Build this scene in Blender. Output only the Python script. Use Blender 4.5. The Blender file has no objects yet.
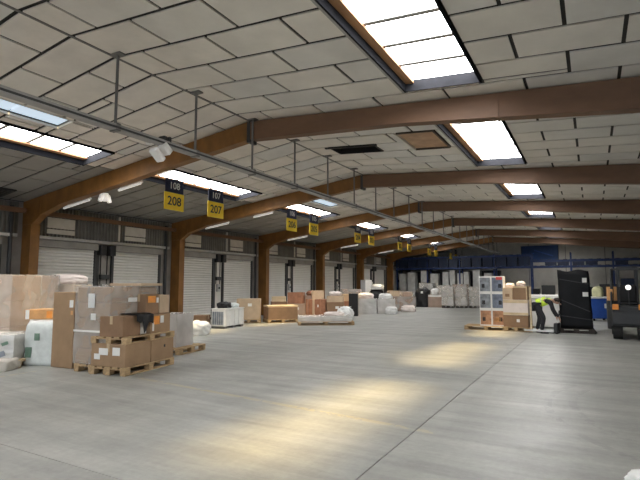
import bpy, bmesh, math, random
from mathutils import Vector, Matrix, noise
random.seed(7)
R = math.radians
scene = bpy.context.scene
COL = scene.collection

# ------------------------------------------------------------------ camera
cam_d = bpy.data.cameras.new('camera'); cam = bpy.data.objects.new('camera', cam_d); COL.objects.link(cam)
cam_d.sensor_fit = 'HORIZONTAL'; cam_d.sensor_width = 36.0; cam_d.lens = 481.0 / 640.0 * 36.0
cam_d.clip_start = 0.05; cam_d.clip_end = 300
cam.location = (0, 0, 1.6)
cam.rotation_euler = (R(90 + 5.2266), 0, R(29.3855))
scene.camera = cam

# ------------------------------------------------------------------ world, sun, daylight, added fill, exposure
world = bpy.data.worlds.new('sky'); scene.world = world; world.use_nodes = True
bg = world.node_tree.nodes['Background']; bg.inputs[0].default_value = (0.72, 0.82, 1.0, 1); bg.inputs[1].default_value = 4.0
SKY_GLOW = 30.0            # daylight handed on by the diffusing rooflight glazing
sun_d = bpy.data.lights.new('sun', 'SUN'); sun = bpy.data.objects.new('sun', sun_d); COL.objects.link(sun)
sun_d.energy = 86.0; sun_d.color = (1.0, 0.74, 0.34); sun_d.angle = R(12)
sun.location = (4, 4, 20)
sun.rotation_euler = Vector((-0.19, -0.02, -1)).to_track_quat('-Z', 'Y').to_euler()
# added fill light behind the camera, set outside an opening made for it
rear_fill_d = bpy.data.lights.new('rear_fill_light', 'AREA'); rear_fill = bpy.data.objects.new('rear_fill_light', rear_fill_d); COL.objects.link(rear_fill)
rear_fill_d.shape = 'RECTANGLE'; rear_fill_d.size = 15.0; rear_fill_d.size_y = 3.3; rear_fill_d.energy = 170; rear_fill_d.color = (0.95, 0.97, 1.0)
rear_fill.location = (-1.0, -10.6, 1.85); rear_fill.rotation_euler = (R(90), 0, 0)
vs = scene.view_settings
vs.view_transform = 'Standard'; vs.look = 'None'; vs.gamma = 1.0; vs.use_curve_mapping = False; vs.exposure = -0.86

# ------------------------------------------------------------------ materials
MATS = {}
def mat(name, color, rough=0.6, metal=0.0, var=0.12, scale=6.0, bump=0.0, bscale=30.0, color2=None, spec=0.5, stretch=(1, 1, 1), coat=0.0):
    if name in MATS: return MATS[name]
    m = bpy.data.materials.new(name); m.use_nodes = True; nt = m.node_tree; N = nt.nodes; L = nt.links
    b = N['Principled BSDF']; b.inputs['Roughness'].default_value = rough; b.inputs['Metallic'].default_value = metal
    b.inputs['Specular IOR Level'].default_value = spec
    if coat: b.inputs['Coat Weight'].default_value = coat; b.inputs['Coat Roughness'].default_value = 0.2
    tc = N.new('ShaderNodeTexCoord'); mp = N.new('ShaderNodeMapping'); mp.inputs['Scale'].default_value = stretch
    L.new(tc.outputs['Object'], mp.inputs[0])
    ns = N.new('ShaderNodeTexNoise'); ns.inputs['Scale'].default_value = scale; ns.inputs['Detail'].default_value = 5; ns.inputs['Roughness'].default_value = 0.6
    L.new(mp.outputs[0], ns.inputs['Vector'])
    rp = N.new('ShaderNodeValToRGB'); rp.color_ramp.elements[0].position = 0.3; rp.color_ramp.elements[1].position = 0.7
    c2 = color2 or tuple(min(1, c * (1 + var)) for c in color); c1 = color if color2 else tuple(c * (1 - var) for c in color)
    rp.color_ramp.elements[0].color = (*c1, 1); rp.color_ramp.elements[1].color = (*c2, 1)
    L.new(ns.outputs['Fac'], rp.inputs[0]); L.new(rp.outputs[0], b.inputs['Base Color'])
    if bump:
        n2 = N.new('ShaderNodeTexNoise'); n2.inputs['Scale'].default_value = bscale; n2.inputs['Detail'].default_value = 3
        L.new(mp.outputs[0], n2.inputs['Vector'])
        bp = N.new('ShaderNodeBump'); bp.inputs['Strength'].default_value = bump; bp.inputs['Distance'].default_value = 0.02
        L.new(n2.outputs['Fac'], bp.inputs['Height']); L.new(bp.outputs[0], b.inputs['Normal'])
    MATS[name] = m; return m

def emit_mat(name, color, strength):
    m = bpy.data.materials.new(name); m.use_nodes = True; b = m.node_tree.nodes['Principled BSDF']
    b.inputs['Base Color'].default_value = (*color, 1); b.inputs['Emission Color'].default_value = (*color, 1); b.inputs['Emission Strength'].default_value = strength
    MATS[name] = m; return m

def glazing_mat(name, color, strength, clear):
    m = bpy.data.materials.new(name); m.use_nodes = True; nt = m.node_tree; N = nt.nodes; L = nt.links
    N.remove(N['Principled BSDF']); out = N['Material Output']
    e = N.new('ShaderNodeEmission'); e.inputs[0].default_value = (*color, 1); e.inputs[1].default_value = strength
    t = N.new('ShaderNodeBsdfTransparent'); mx = N.new('ShaderNodeMixShader'); mx.inputs[0].default_value = clear
    L.new(e.outputs[0], mx.inputs[1]); L.new(t.outputs[0], mx.inputs[2]); L.new(mx.outputs[0], out.inputs[0])
    MATS[name] = m; return m

def film_mat(name, color, dens, rough=0.18):
    m = bpy.data.materials.new(name); m.use_nodes = True; nt = m.node_tree; N = nt.nodes; L = nt.links
    b = N['Principled BSDF']; out = N['Material Output']
    b.inputs['Base Color'].default_value = (*color, 1); b.inputs['Roughness'].default_value = rough
    tc = N.new('ShaderNodeTexCoord'); n = N.new('ShaderNodeTexNoise'); n.inputs['Scale'].default_value = 2.6; n.inputs['Detail'].default_value = 1.5
    L.new(tc.outputs['Object'], n.inputs['Vector'])
    bp = N.new('ShaderNodeBump'); bp.inputs['Strength'].default_value = 0.35; bp.inputs['Distance'].default_value = 0.02
    L.new(n.outputs['Fac'], bp.inputs['Height']); L.new(bp.outputs[0], b.inputs['Normal'])
    mr = N.new('ShaderNodeMapRange'); mr.inputs[1].default_value = 0.3; mr.inputs[2].default_value = 0.7
    mr.inputs[3].default_value = max(0, dens - 0.08); mr.inputs[4].default_value = min(1, dens + 0.10)
    L.new(n.outputs['Fac'], mr.inputs[0])
    t = N.new('ShaderNodeBsdfTransparent'); mx = N.new('ShaderNodeMixShader')
    L.new(mr.outputs[0], mx.inputs[0]); L.new(t.outputs[0], mx.inputs[1]); L.new(b.outputs[0], mx.inputs[2]); L.new(mx.outputs[0], out.inputs[0])
    MATS[name] = m; return m

def floor_mat():
    m = bpy.data.materials.new('concrete_floor'); m.use_nodes = True; nt = m.node_tree; N = nt.nodes; L = nt.links
    b = N['Principled BSDF']; g = N.new('ShaderNodeNewGeometry'); pos = g.outputs['Position']
    def nz(scale, detail=5, rough=.6, st=None):
        n = N.new('ShaderNodeTexNoise'); n.inputs['Scale'].default_value = scale; n.inputs['Detail'].default_value = detail; n.inputs['Roughness'].default_value = rough
        if st:
            mp = N.new('ShaderNodeMapping'); mp.inputs['Scale'].default_value = st[0]; mp.inputs['Rotation'].default_value = (0, 0, R(st[1])); L.new(pos, mp.inputs[0]); L.new(mp.outputs[0], n.inputs['Vector'])
        else: L.new(pos, n.inputs['Vector'])
        return n.outputs['Fac']
    def ramp(f, p0, p1, c0, c1):
        r = N.new('ShaderNodeValToRGB'); r.color_ramp.elements[0].position = p0; r.color_ramp.elements[1].position = p1
        r.color_ramp.elements[0].color = (*c0, 1); r.color_ramp.elements[1].color = (*c1, 1); L.new(f, r.inputs[0]); return r.outputs[0]
    def mix(kind, f, a, bb):
        x = N.new('ShaderNodeMixRGB'); x.blend_type = kind
        if isinstance(f, float): x.inputs[0].default_value = f
        else: L.new(f, x.inputs[0])
        L.new(a, x.inputs[1]); L.new(bb, x.inputs[2]); return x.outputs[0]
    def math_(op, a, bv, c=None):
        x = N.new('ShaderNodeMath'); x.operation = op
        for i, v in enumerate((a, bv, c)):
            if v is None: continue
            if isinstance(v, (int, float)): x.inputs[i].default_value = v
            else: L.new(v, x.inputs[i])
        return x.outputs[0]
    base = ramp(nz(0.55, 7), .32, .7, (.285, .29, .272), (.385, .388, .366))
    fine = ramp(nz(14, 4, .7), .25, .75, (.86, .86, .86), (1.06, 1.06, 1.06))
    c = mix('MULTIPLY', 1.0, base, fine)
    # swept streaks and tyre marks; streak contrast also paints in floor sheen
    st = ramp(nz(1.0, 6, .65, ((.35, 3.2, 1), 18)), .40, .62, (.78, .78, .78), (1.08, 1.08, 1.07))
    c = mix('MULTIPLY', 0.8, c, st)
    st2 = ramp(nz(1.0, 5, .6, ((2.8, .22, 1), -12)), .42, .6, (.88, .88, .88), (1.02, 1.02, 1.02))
    c = mix('MULTIPLY', 0.7, c, st2)
    sep = N.new('ShaderNodeSeparateXYZ'); L.new(pos, sep.inputs[0]); X, Y = sep.outputs[0], sep.outputs[1]
    def band(v, c0, w): return math_('LESS_THAN', math_('ABSOLUTE', math_('SUBTRACT', v, c0), 0), w)
    def arc(cx, cy, r, w):
        d = math_('SQRT', math_('ADD', math_('POWER', math_('SUBTRACT', X, cx), 2), math_('POWER', math_('SUBTRACT', Y, cy), 2)), 0)
        return band(d, r, w)
    wear = math_('GREATER_THAN', nz(5, 5, .7), .5)
    dark = N.new('ShaderNodeRGB'); dark.outputs[0].default_value = (.20, .20, .195, 1)
    for a in ((2.2, 7.6, 2.5, .05), (2.35, 7.5, 2.95, .05), (-8, 12, 6.2, .06), (1.6, 11.5, 2.6, .045)):
        c = mix('MIX', math_('MULTIPLY', math_('MULTIPLY', arc(*a), wear), .45), c, dark.outputs[0])
    yl = N.new('ShaderNodeRGB'); yl.outputs[0].default_value = (.50, .40, .17, 1)
    y1 = math_('MULTIPLY', math_('MULTIPLY', band(math_('ADD', Y, math_('MULTIPLY', X, .10)), 5.12, .05), band(X, -4.2, 2.7)), 1.0)
    y2 = math_('MULTIPLY', band(X, -9.0, .05), band(Y, 4.6, .75))
    c = mix('MIX', math_('MULTIPLY', math_('MULTIPLY', math_('MAXIMUM', y1, y2), math_('GREATER_THAN', nz(3.5, 6, 0.75), .47)), .36), c, yl.outputs[0])
    L.new(c, b.inputs['Base Color'])
    rr = N.new('ShaderNodeMapRange'); rr.inputs[1].default_value = .3; rr.inputs[2].default_value = .7; rr.inputs[3].default_value = .32; rr.inputs[4].default_value = .55
    L.new(nz(1.0, 6, .65, ((.5, 2.5, 1), 18)), rr.inputs[0]); L.new(rr.outputs[0], b.inputs['Roughness'])
    bp = N.new('ShaderNodeBump'); bp.inputs['Strength'].default_value = .12; bp.inputs['Distance'].default_value = .01
    L.new(nz(22, 4), bp.inputs['Height']); L.new(bp.outputs[0], b.inputs['Normal'])
    MATS['floor'] = m; return m

floor_mat()
mat('joint', (.12, .12, .115), .9)
mat('panel', (.71, .685, .645), .5, var=.09, scale=1.3, bump=.05, bscale=3)
mat('panel_warm', (.74, .70, .65), .5, var=.10, scale=1.6, bump=.05, bscale=3)
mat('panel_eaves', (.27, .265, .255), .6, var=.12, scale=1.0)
mat('panel_grey', (.66, .65, .63), .5, var=.10, scale=1.1, bump=.05, bscale=3)
mat('roof_back', (.035, .034, .033), .9)
mat('ochre', (.20, .09, .02), .55, var=.25, scale=3, stretch=(1, 1, .6))
mat('rafter', (.155, .082, .045), .6, var=.22, scale=2.5, stretch=(.4, 1, 1))
mat('steel_dark', (.05, .052, .055), .5, .3)
mat('steel_grey', (.17, .17, .168), .45, .5)
mat('rail_grey', (.34, .34, .335), .5, .1)
mat('galv', (.45, .46, .46), .4, .5)
mat('wall_grey', (.26, .25, .235), .7, var=.2, scale=2)
mat('wall_light', (.62, .60, .55), .8, var=.12, scale=1.2)
mat('cladding', (.145, .138, .128), .6, var=.25, scale=2)
mat('shutter', (.60, .595, .57), .5, var=.07, scale=1.5)
mat('white_board', (.62, .60, .56), .6, var=.08, scale=3)
mat('upstand_dark', (.008, .0085, .011), .95, var=.3, spec=.1)
mat('upstand_end', (.022, .023, .028), .9, var=.2, spec=.15)
mat('timber_dark', (.055, .045, .04), .8, var=.3, scale=4)
mat('timber_lining', (.42, .23, .12), .7, var=.35, scale=5, stretch=(1, .2, 1))
mat('wood', (.44, .31, .17), .75, var=.28, scale=5, stretch=(.6, 3, 3))
mat('wood_pale', (.62, .50, .33), .75, var=.2, scale=5, stretch=(.6, 3, 3))
mat('kraft', (.34, .222, .128), .75, var=.1, scale=4, bump=.05, bscale=12)
mat('kraft_dark', (.27, .165, .095), .75, var=.12, scale=4)
mat('kraft_pale', (.55, .42, .29), .75, var=.1, scale=4)
mat('kraft_pink', (.40, .295, .235), .75, var=.12, scale=3)
mat('tape', (.52, .40, .25), .3, var=.05)
mat('tape_clear', (.60, .52, .42), .25, var=.05)
mat('paper', (.80, .80, .78), .6, var=.04)
mat('white_plastic', (.78, .79, .78), .4, var=.06, scale=5, bump=.35, bscale=7)
mat('white_paint', (.80, .80, .79), .4, var=.03)
mat('foam_pink', (.78, .70, .66), .6, var=.06, bump=.3, bscale=8)
mat('bag_blue', (.68, .73, .72), .35, var=.12, scale=6, bump=.4, bscale=8)
mat('green_print', (.15, .25, .19), .5, var=.25)
mat('grey_print', (.22, .25, .30), .5, var=.3)
mat('orange', (.80, .30, .05), .5, var=.15)
mat('orange_pale', (.62, .33, .13), .6, var=.15)
mat('red', (.65, .06, .05), .5)
mat('yellow_sign', (.95, .68, .05), .45, var=.04)
mat('navy', (.012, .018, .055), .45, var=.1)
mat('black', (.010, .010, .012), .55, var=.2, bump=.4, bscale=10)
mat('black_film', (.005, .0055, .007), .5, var=.2, bump=.5, bscale=6, spec=.25)
mat('rubber', (.018, .018, .018), .8)
mat('blue', (.008, .030, .13), .45, var=.15)
mat('blue_dark', (.006, .018, .055), .5, var=.25)
mat('blue_banner', (.010, .055, .20), .5, var=.2, scale=3)
mat('blue_bright', (.03, .10, .45), .4, var=.1)
mat('grey_wrap', (.36, .36, .35), .4, var=.15, scale=3, bump=.4, bscale=6)
mat('beige_wrap', (.50, .47, .42), .45, var=.1, scale=3, bump=.35, bscale=7)
mat('picture_grey', (.22, .24, .27), .5, var=.45, scale=5)
mat('picture_blue', (.15, .18, .25), .5, var=.45, scale=6)
mat('picture_brown', (.42, .22, .12), .5, var=.4, scale=6)
mat('hivis', (.62, .85, .06), .6, var=.1)
mat('reflective', (.75, .76, .76), .3)
mat('trousers', (.022, .022, .028), .8, var=.25)
mat('skin', (.52, .31, .22), .5, var=.06)
mat('hair', (.03, .02, .015), .6, var=.3, scale=30)
mat('grey_dark', (.025, .027, .030), .5, var=.15)
mat('hatch_board', (.42, .27, .17), .7, var=.25, scale=3)
mat('cage', (.55, .57, .58), .4, .3)
mat('red_brown', (.36, .17, .10), .7, var=.25, scale=5)
mat('yellow_green', (.60, .60, .36), .5)
glazing_mat('glazing', (1.0, .985, .96), SKY_GLOW, .40)
glazing_mat('glazing_blue', (.74, .88, 1.0), SKY_GLOW * .05, .10)
emit_mat('lamp_white', (1.0, .98, .95), .45)
emit_mat('lamp_beam', (1.0, .97, .9), 3.0)
film_mat('film', (.82, .80, .77), .30)
film_mat('film_white', (.86, .87, .86), .55)

# ------------------------------------------------------------------ mesh helpers
class MB:
    def __init__(s): s.bm = bmesh.new()
    def box(s, c, d, rot=None, bev=0.0):
        r = bmesh.ops.create_cube(s.bm, size=1.0); vs_ = r['verts']
        M = Matrix.Translation(Vector(c)) @ ((rot if isinstance(rot, Matrix) else Matrix.Rotation(rot, 4, 'Z')) if rot else Matrix.Identity(4)) @ Matrix.Diagonal((*d, 1))
        bmesh.ops.transform(s.bm, matrix=M, verts=vs_)
        if bev:
            es = list({e for v in vs_ for e in v.link_edges})
            bmesh.ops.bevel(s.bm, geom=es, offset=bev, segments=1, affect='EDGES', profile=.5)
        return s
    def span(s, x0, x1, y0, y1, z0, z1, bev=0.0):
        return s.box(((x0 + x1) / 2, (y0 + y1) / 2, (z0 + z1) / 2), (x1 - x0, y1 - y0, z1 - z0), bev=bev)
    def cyl(s, a, b, r, n=10, r2=None):
        a, b = Vector(a), Vector(b); d = b - a
        r_ = bmesh.ops.create_cone(s.bm, cap_ends=True, segments=n, radius1=r, radius2=r if r2 is None else r2, depth=d.length)
        M = Matrix.Translation((a + b) / 2) @ d.to_track_quat('Z', 'Y').to_matrix().to_4x4()
        bmesh.ops.transform(s.bm, matrix=M, verts=r_['verts']); return s
    def sphere(s, c, d, n=10):
        r_ = bmesh.ops.create_uvsphere(s.bm, u_segments=n, v_segments=max(6, n // 2 + 1), radius=.5)
        bmesh.ops.transform(s.bm, matrix=Matrix.Translation(Vector(c)) @ Matrix.Diagonal((*d, 1)), verts=r_['verts']); return s
    def prism(s, pts, y0, y1):            # polygon in XZ extruded along Y
        f = [s.bm.verts.new((x, y0, z)) for x, z in pts]; b = [s.bm.verts.new((x, y1, z)) for x, z in pts]; n = len(pts)
        s.bm.faces.new(f); s.bm.faces.new(b[::-1])
        for i in range(n): s.bm.faces.new((f[(i + 1) % n], f[i], b[i], b[(i + 1) % n]))
        return s
    def torus(s, c, Rr, r, axis='X', n=20, k=8):
        vs_ = []
        for i in range(n):
            a = 2 * math.pi * i / n; row = []
            for j in range(k):
                t = 2 * math.pi * j / k; q = Rr + r * math.cos(t); p = (r * math.sin(t), q * math.cos(a), q * math.sin(a))
                if axis == 'Y': p = (p[1], p[0], p[2])
                if axis == 'Z': p = (p[1], p[2], p[0])
                row.append(s.bm.verts.new(Vector(p) + Vector(c)))
            vs_.append(row)
        for i in range(n):
            for j in range(k): s.bm.faces.new((vs_[i][j], vs_[(i + 1) % n][j], vs_[(i + 1) % n][(j + 1) % k], vs_[i][(j + 1) % k]))
        return s
    def mesh(s, name, material, smooth=False):
        bmesh.ops.recalc_face_normals(s.bm, faces=s.bm.faces[:])
        me = bpy.data.meshes.new(name); s.bm.to_mesh(me); s.bm.free(); me.materials.append(MATS[material])
        if smooth:
            for p in me.polygons: p.use_smooth = True
        return me
    def build(s, name, material, parent=None, loc=None, rotz=0, smooth=False):
        return link(name, s.mesh(name, material, smooth), parent, loc, rotz)

def link(name, me, parent=None, loc=None, rotz=0, scale=None):
    o = bpy.data.objects.new(name, me); COL.objects.link(o)
    if parent: o.parent = parent
    if loc: o.location = loc
    if rotz: o.rotation_euler.z = rotz
    if scale: o.scale = scale
    return o
def thing(name, label, cat, loc=(0, 0, 0), rot=0, group=None):
    o = link(name, None, None, loc, R(rot)); o.empty_display_size = .2
    return tag(o, label, cat, group)
def tag(o, label, cat, group=None):
    o['label'] = label; o['category'] = cat
    if group: o['group'] = group
    return o
def struct(o, label=None):
    o['kind'] = 'structure'
    if label: o['label'] = label
    return o
def copy_tree(o, parent=None):
    c = o.copy(); COL.objects.link(c)
    if parent: c.parent = parent
    for ch in list(o.children): copy_tree(ch, c)
    return c
def text(s_, size, material, parent, loc, rot=(R(90), 0, R(90)), name='digits'):
    cu = bpy.data.curves.new(name, 'FONT'); cu.body = s_; cu.size = size; cu.align_x = 'CENTER'; cu.align_y = 'CENTER'; cu.extrude = .002; cu.offset = size * .012
    o = bpy.data.objects.new(name, cu); COL.objects.link(o)
    dg = bpy.context.evaluated_depsgraph_get(); me = bpy.data.meshes.new_from_object(o.evaluated_get(dg))
    bpy.data.objects.remove(o); me.materials.clear(); me.materials.append(MATS[material])
    t = link(name, me, parent, loc); t.rotation_euler = rot; return t
_unit = {}
def unit_box(d, material, bev=.004):
    k = (tuple(round(x, 4) for x in d), material, bev)
    if k not in _unit: _unit[k] = MB().box((0, 0, 0), d, bev=bev).mesh('box_' + material, material)
    return _unit[k]

names = ['first', 'second', 'third', 'fourth', 'fifth', 'sixth', 'seventh', 'eighth', 'ninth']
# ------------------------------------------------------------------ dimensions of the hall
XL, XR, YF, YB = -15.1, 11.0, -10.0, 44.5
RX, RZ = -6.45, 5.20
def zr(x): return RZ + (.125 if x < RX else -.075) * (x - RX)
FR = [8.25 + 6 * k for k in range(7)]            # portal frames
ROW = .75; ROW0 = 7.83                            # ceiling panel rows

# ------------------------------------------------------------------ floor
fl = struct(MB().span(XL - .3, XR + .3, YF - 1.5, YB + .3, -.25, -.03).build('floor', 'joint'), 'grey worn concrete warehouse floor')
xs = [XL - .3, -7.75, -1.76, 4.25, XR + .3]; ys = [YF - 1.5, -3.22, 2.78, 8.78, 14.78, 20.78, 26.78, 32.78, 38.78, YB + .3]
for i in range(len(xs) - 1):
    for j in range(len(ys) - 1):
        w, d = xs[i + 1] - xs[i] - .009, ys[j + 1] - ys[j] - .008
        MB().box((0, 0, 0), (w, d, .06)).build('concrete_slab', 'floor', fl, ((xs[i] + xs[i + 1]) / 2, (ys[j] + ys[j + 1]) / 2, -.03))

# ------------------------------------------------------------------ ceiling with rooflight openings
SKY = []                                          # x0, x1, y0, y1
for k in range(-2, 6):
    f0 = 8.25 + 6 * (k - 1)
    SKY.append((-2.66, -1.38, f0 + 1.3, f0 + 5.45))
    SKY.append((-11.1, -9.92, f0 + .75, f0 + 5.25))
SKY.append((-2.66, -1.38, 40.2, 42.0))  # extra rooflight added to brighten the far gable wall
BLUE = [(-9.5, -9.0, 2.9, 5.8), (-9.5, -9.0, 14.9, 17.8)]
HATCH = [(-3.75, -2.85, 10.08, 11.58)]
VENT = [(-5.85, -4.60, 10.86, 11.56)]
HOLES = SKY + BLUE + HATCH + VENT
def slope_cells(x0, x1, y0, y1, holes):
    xs_ = sorted({x0, x1, *[h[i] for h in holes for i in (0, 1) if x0 < h[i] < x1]}); ys_ = sorted({y0, y1, *[h[i] for h in holes for i in (2, 3) if y0 < h[i] < y1]})
    for a, b in zip(xs_, xs_[1:]):
        for c, d in zip(ys_, ys_[1:]):
            mx, my = (a + b) / 2, (c + d) / 2
            if not any(h[0] < mx < h[1] and h[2] < my < h[3] for h in holes): yield a, b, c, d
def slab_on_roof(m, a, b, c, d, z0, z1):
    v = [m.bm.verts.new((x, y, zr(min(max(x, a + 1e-4), b - 1e-4)) + z)) for z in (z0, z1) for x, y in ((a, c), (b, c), (b, d), (a, d))]
    for q in ((0, 1, 2, 3), (7, 6, 5, 4), (0, 4, 5, 1), (1, 5, 6, 2), (2, 6, 7, 3), (3, 7, 4, 0)): m.bm.faces.new([v[i] for i in q])
cb = MB()
for a, b in ((XL - .3, RX), (RX, XR + .3)):
    hs = [h for h in HOLES if h[0] >= a - .01 and h[1] <= b + .01]
    for c in slope_cells(a, b, YF - .4, YB + .3, hs): slab_on_roof(cb, *c, .03, .10)
ceil = struct(cb.build('ceiling', 'roof_back'), 'low pitched ceiling of off-white boards with dark joints')
# boards: one object each where they can be told apart, the far ones joined
PL = 1.27; G = .026
far = MB(); far_e = MB(); npan = 0
row_i = -32
rnd = random.Random(3)
for row_i in range(-24, 50):
    y0 = ROW0 + (row_i) * ROW; y1 = y0 + ROW
    if y1 < YF or y0 > YB: continue
    y0c, y1c = max(y0, YF), min(y1, YB)
    par = row_i % 2
    for side in (0, 1):
        if side: j0 = -3.32 if par == 0 else -3.96; lo, hi = RX, XR
        else: j0 = -7.17 if par == 0 else -7.80; lo, hi = XL, RX
        js = sorted({lo, hi, *[j0 + PL * k for k in range(-12, 14) if lo + .08 < j0 + PL * k < hi - .08]})
        for a, b in zip(js, js[1:]):
            for (p, q, r, s_) in slope_cells(a, b, y0c, y1c, [h for h in HOLES if h[1] > a and h[0] < b and h[3] > y0c and h[2] < y1c]):
                if q - p < .06 or s_ - r < .05: continue
                gx0, gx1, gy0, gy1 = p + .025, q - .025, r + .034, s_ - .034
                dz = rnd.uniform(-.004, .004)
                near = 2.5 < s_ and r < 14.6 and p < 1.9 and p > -13.6
                if near:
                    m = MB(); slab_on_roof(m, gx0, gx1, gy0, gy1, dz, .022 + dz); npan += 1
                    warm = (p < RX + .9) and rnd.random() < .7
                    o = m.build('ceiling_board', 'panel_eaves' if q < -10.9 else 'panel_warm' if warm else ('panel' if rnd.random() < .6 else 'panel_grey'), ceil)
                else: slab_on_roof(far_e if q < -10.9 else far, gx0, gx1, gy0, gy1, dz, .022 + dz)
fo = far.build('ceiling_boards', 'panel', ceil); fo['kind'] = 'stuff'
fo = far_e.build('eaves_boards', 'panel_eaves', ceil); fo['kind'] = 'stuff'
rc = MB().box((0, 0, 0), (.05, YB - YF, .012)).build('ridge_strip', 'steel_grey', ceil, (RX, (YF + YB) / 2, RZ - .006))

# rooflights
wn = 0
for (x0, x1, y0, y1) in SKY:
    wn += 1; cx, cy = (x0 + x1) / 2, (y0 + y1) / 2
    root = struct(link('window_%d' % wn, None, None, (cx, cy, zr(cx))), 'white glowing rooflight let into the ceiling')
    sl = .125 if cx < RX else -.075; w, d = (x1 - x0) / 2, (y1 - y0) / 2; D = .16
    def frame_side(name, a, b, c, e, z0, z1, mt):
        m = MB(); v = [m.bm.verts.new((x, y, sl * x + z)) for z in (z0, z1) for x, y in ((a, c), (b, c), (b, e), (a, e))]
        for q in ((0, 1, 2, 3), (7, 6, 5, 4), (0, 4, 5, 1), (1, 5, 6, 2), (2, 6, 7, 3), (3, 7, 4, 0)): m.bm.faces.new([v[i] for i in q])
        return m.build(name, mt, root)
    frame_side('upstand', -w, -w + .03, -d, d, -.04, .10, 'upstand_dark'); frame_side('upstand', w - .03, w, -d, d, -.04, .10, 'upstand_dark')
    frame_side('lining', -w + .03, -w + .17, -d + .03, d - .03, .10, .14, 'timber_lining'); frame_side('lining', w - .06, w - .03, -d + .03, d - .03, .10, .15, 'timber_lining')
    frame_side('end_upstand', -w + .03, w - .03, -d, -d + .03, -.03, D, 'upstand_end'); frame_side('end_upstand', -w + .03, w - .03, d - .03, d, -.03, D, 'upstand_end')
    frame_side('rim', -w - .05, -w, -d - .04, d + .04, -.03, -.005, 'rail_grey')
    nb = int(round((y1 - y0) / ROW)); st = (y1 - y0) / nb
    for k in range(nb):
        frame_side('pane', -w, w, -d + k * st + .004, -d + (k + 1) * st - .004, D, D + .008, 'glazing')
        if k: frame_side('glazing_bar', -w, w, -d + k * st - .04, -d + k * st + .04, D - .025, D, 'rail_grey')
for (x0, x1, y0, y1) in BLUE:
    wn += 1; cx, cy = (x0 + x1) / 2, (y0 + y1) / 2
    root = struct(link('window_%d' % wn, None, None, (cx, cy, zr(cx))), 'narrow bluish rooflight strip beside a bright one')
    w, d = (x1 - x0) / 2, (y1 - y0) / 2
    def bl(name, a, b, c, e, z0, z1, mt):
        m = MB(); v = [m.bm.verts.new((x, y, .125 * x + z)) for z in (z0, z1) for x, y in ((a, c), (b, c), (b, e), (a, e))]
        for q in ((0, 1, 2, 3), (7, 6, 5, 4), (0, 4, 5, 1), (1, 5, 6, 2), (2, 6, 7, 3), (3, 7, 4, 0)): m.bm.faces.new([v[i] for i in q])
        m.build(name, mt, root)
    for k in range(3):
        s3 = 2 * d / 3; bl('pane', -w, w, -d + k * s3 + .01, -d + (k + 1) * s3 - .01, .06, .068, 'glazing_blue')
    bl('frame', -w - .03, -w, -d, d, -.015, .08, 'white_board'); bl('frame', w, w + .03, -d, d, -.015, .08, 'white_board')
    bl('frame', -w, w, -d - .03, -d, -.015, .08, 'white_board'); bl('frame', -w, w, d, d + .03, -.015, .08, 'white_board')

# hatch of bare board and the dark vent opening in the second bay
h = HATCH[0]; cx, cy = (h[0] + h[1]) / 2, (h[2] + h[3]) / 2
ht = thing('roof_hatch', 'square brown board hatch in the ceiling left of the second rooflight', 'hatch', (cx, cy, zr(cx)))
t_ = Matrix.Rotation(math.atan(.075), 4, 'Y')
MB().box((-.03, 0, .03), (.80, 1.42, .03), t_).build('board', 'hatch_board', ht)
MB().box((.425, 0, 0), (.05, 1.52, .09), t_).build('frame', 'timber_dark', ht)
MB().box((-.435, 0, .02), (.04, 1.52, .06), t_).build('frame', 'white_board', ht)
MB().box((0, .73, .01), (.86, .05, .07), t_).build('frame', 'timber_dark', ht)
MB().box((0, -.73, .01), (.86, .05, .07), t_).build('frame', 'timber_dark', ht)
h = VENT[0]; cx, cy = (h[0] + h[1]) / 2, (h[2] + h[3]) / 2
vt = thing('roof_vent', 'black slot opening in the ceiling near the ridge of the second bay', 'vent', (cx, cy, zr(cx)))
MB().box((0, 0, .20), (1.27, .72, .03), t_).build('cover', 'black', vt)
for s_ in (-1, 1):
    MB().box((0, .345 * s_, .09), (1.25, .025, .2), t_).build('curb', 'black', vt)
    MB().box((.62 * s_, 0, .09 - .047 * s_), (.025, .7, .2)).build('curb', 'black', vt)
MB().box((0, -.36, -.02), (1.45, .07, .035), t_).build('trim_lip', 'black', vt)

ev = thing('eaves_vent', 'black louvre vent under the ceiling left of the nearest column', 'vent', (-14.45, 7.15, zr(-14.45)))
te = Matrix.Rotation(-math.atan(.125), 4, 'Y')
MB().box((0, 0, -.03), (.9, .62, .035), te).build('frame', 'black', ev)
for q in range(5): MB().box((0, -.24 + q * .12, -.055), (.84, .05, .015), te).build('louvre', 'steel_dark', ev)
# ------------------------------------------------------------------ walls
wl = struct(MB().span(XL - .2, XL, YF, YB, 0, 4.1).build('wall_left', 'wall_grey'), 'grey loading dock wall with roller shutters')
wr = struct(MB().span(XR, XR + .2, YF, YB, 0, 3.9).build('wall_right', 'wall_light'), 'plain light grey side wall')
m = MB(); m.prism([(XL - .2, 0), (XR + .2, 0), (XR + .2, zr(XR)), (RX, RZ + .02), (XL - .2, zr(XL))], YB, YB + .2)
wb = struct(m.build('wall_back', 'wall_light'), 'pale concrete gable wall at the far end')
for x in (-13, -10.2, -7.4, -4.6, -1.8, 1.0, 3.8, 6.6, 9.4):
    MB().span(x - .03, x + .03, YB - .03, YB - .001, 0, zr(x) - .06).build('panel_joint', 'wall_grey', wb)
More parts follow.
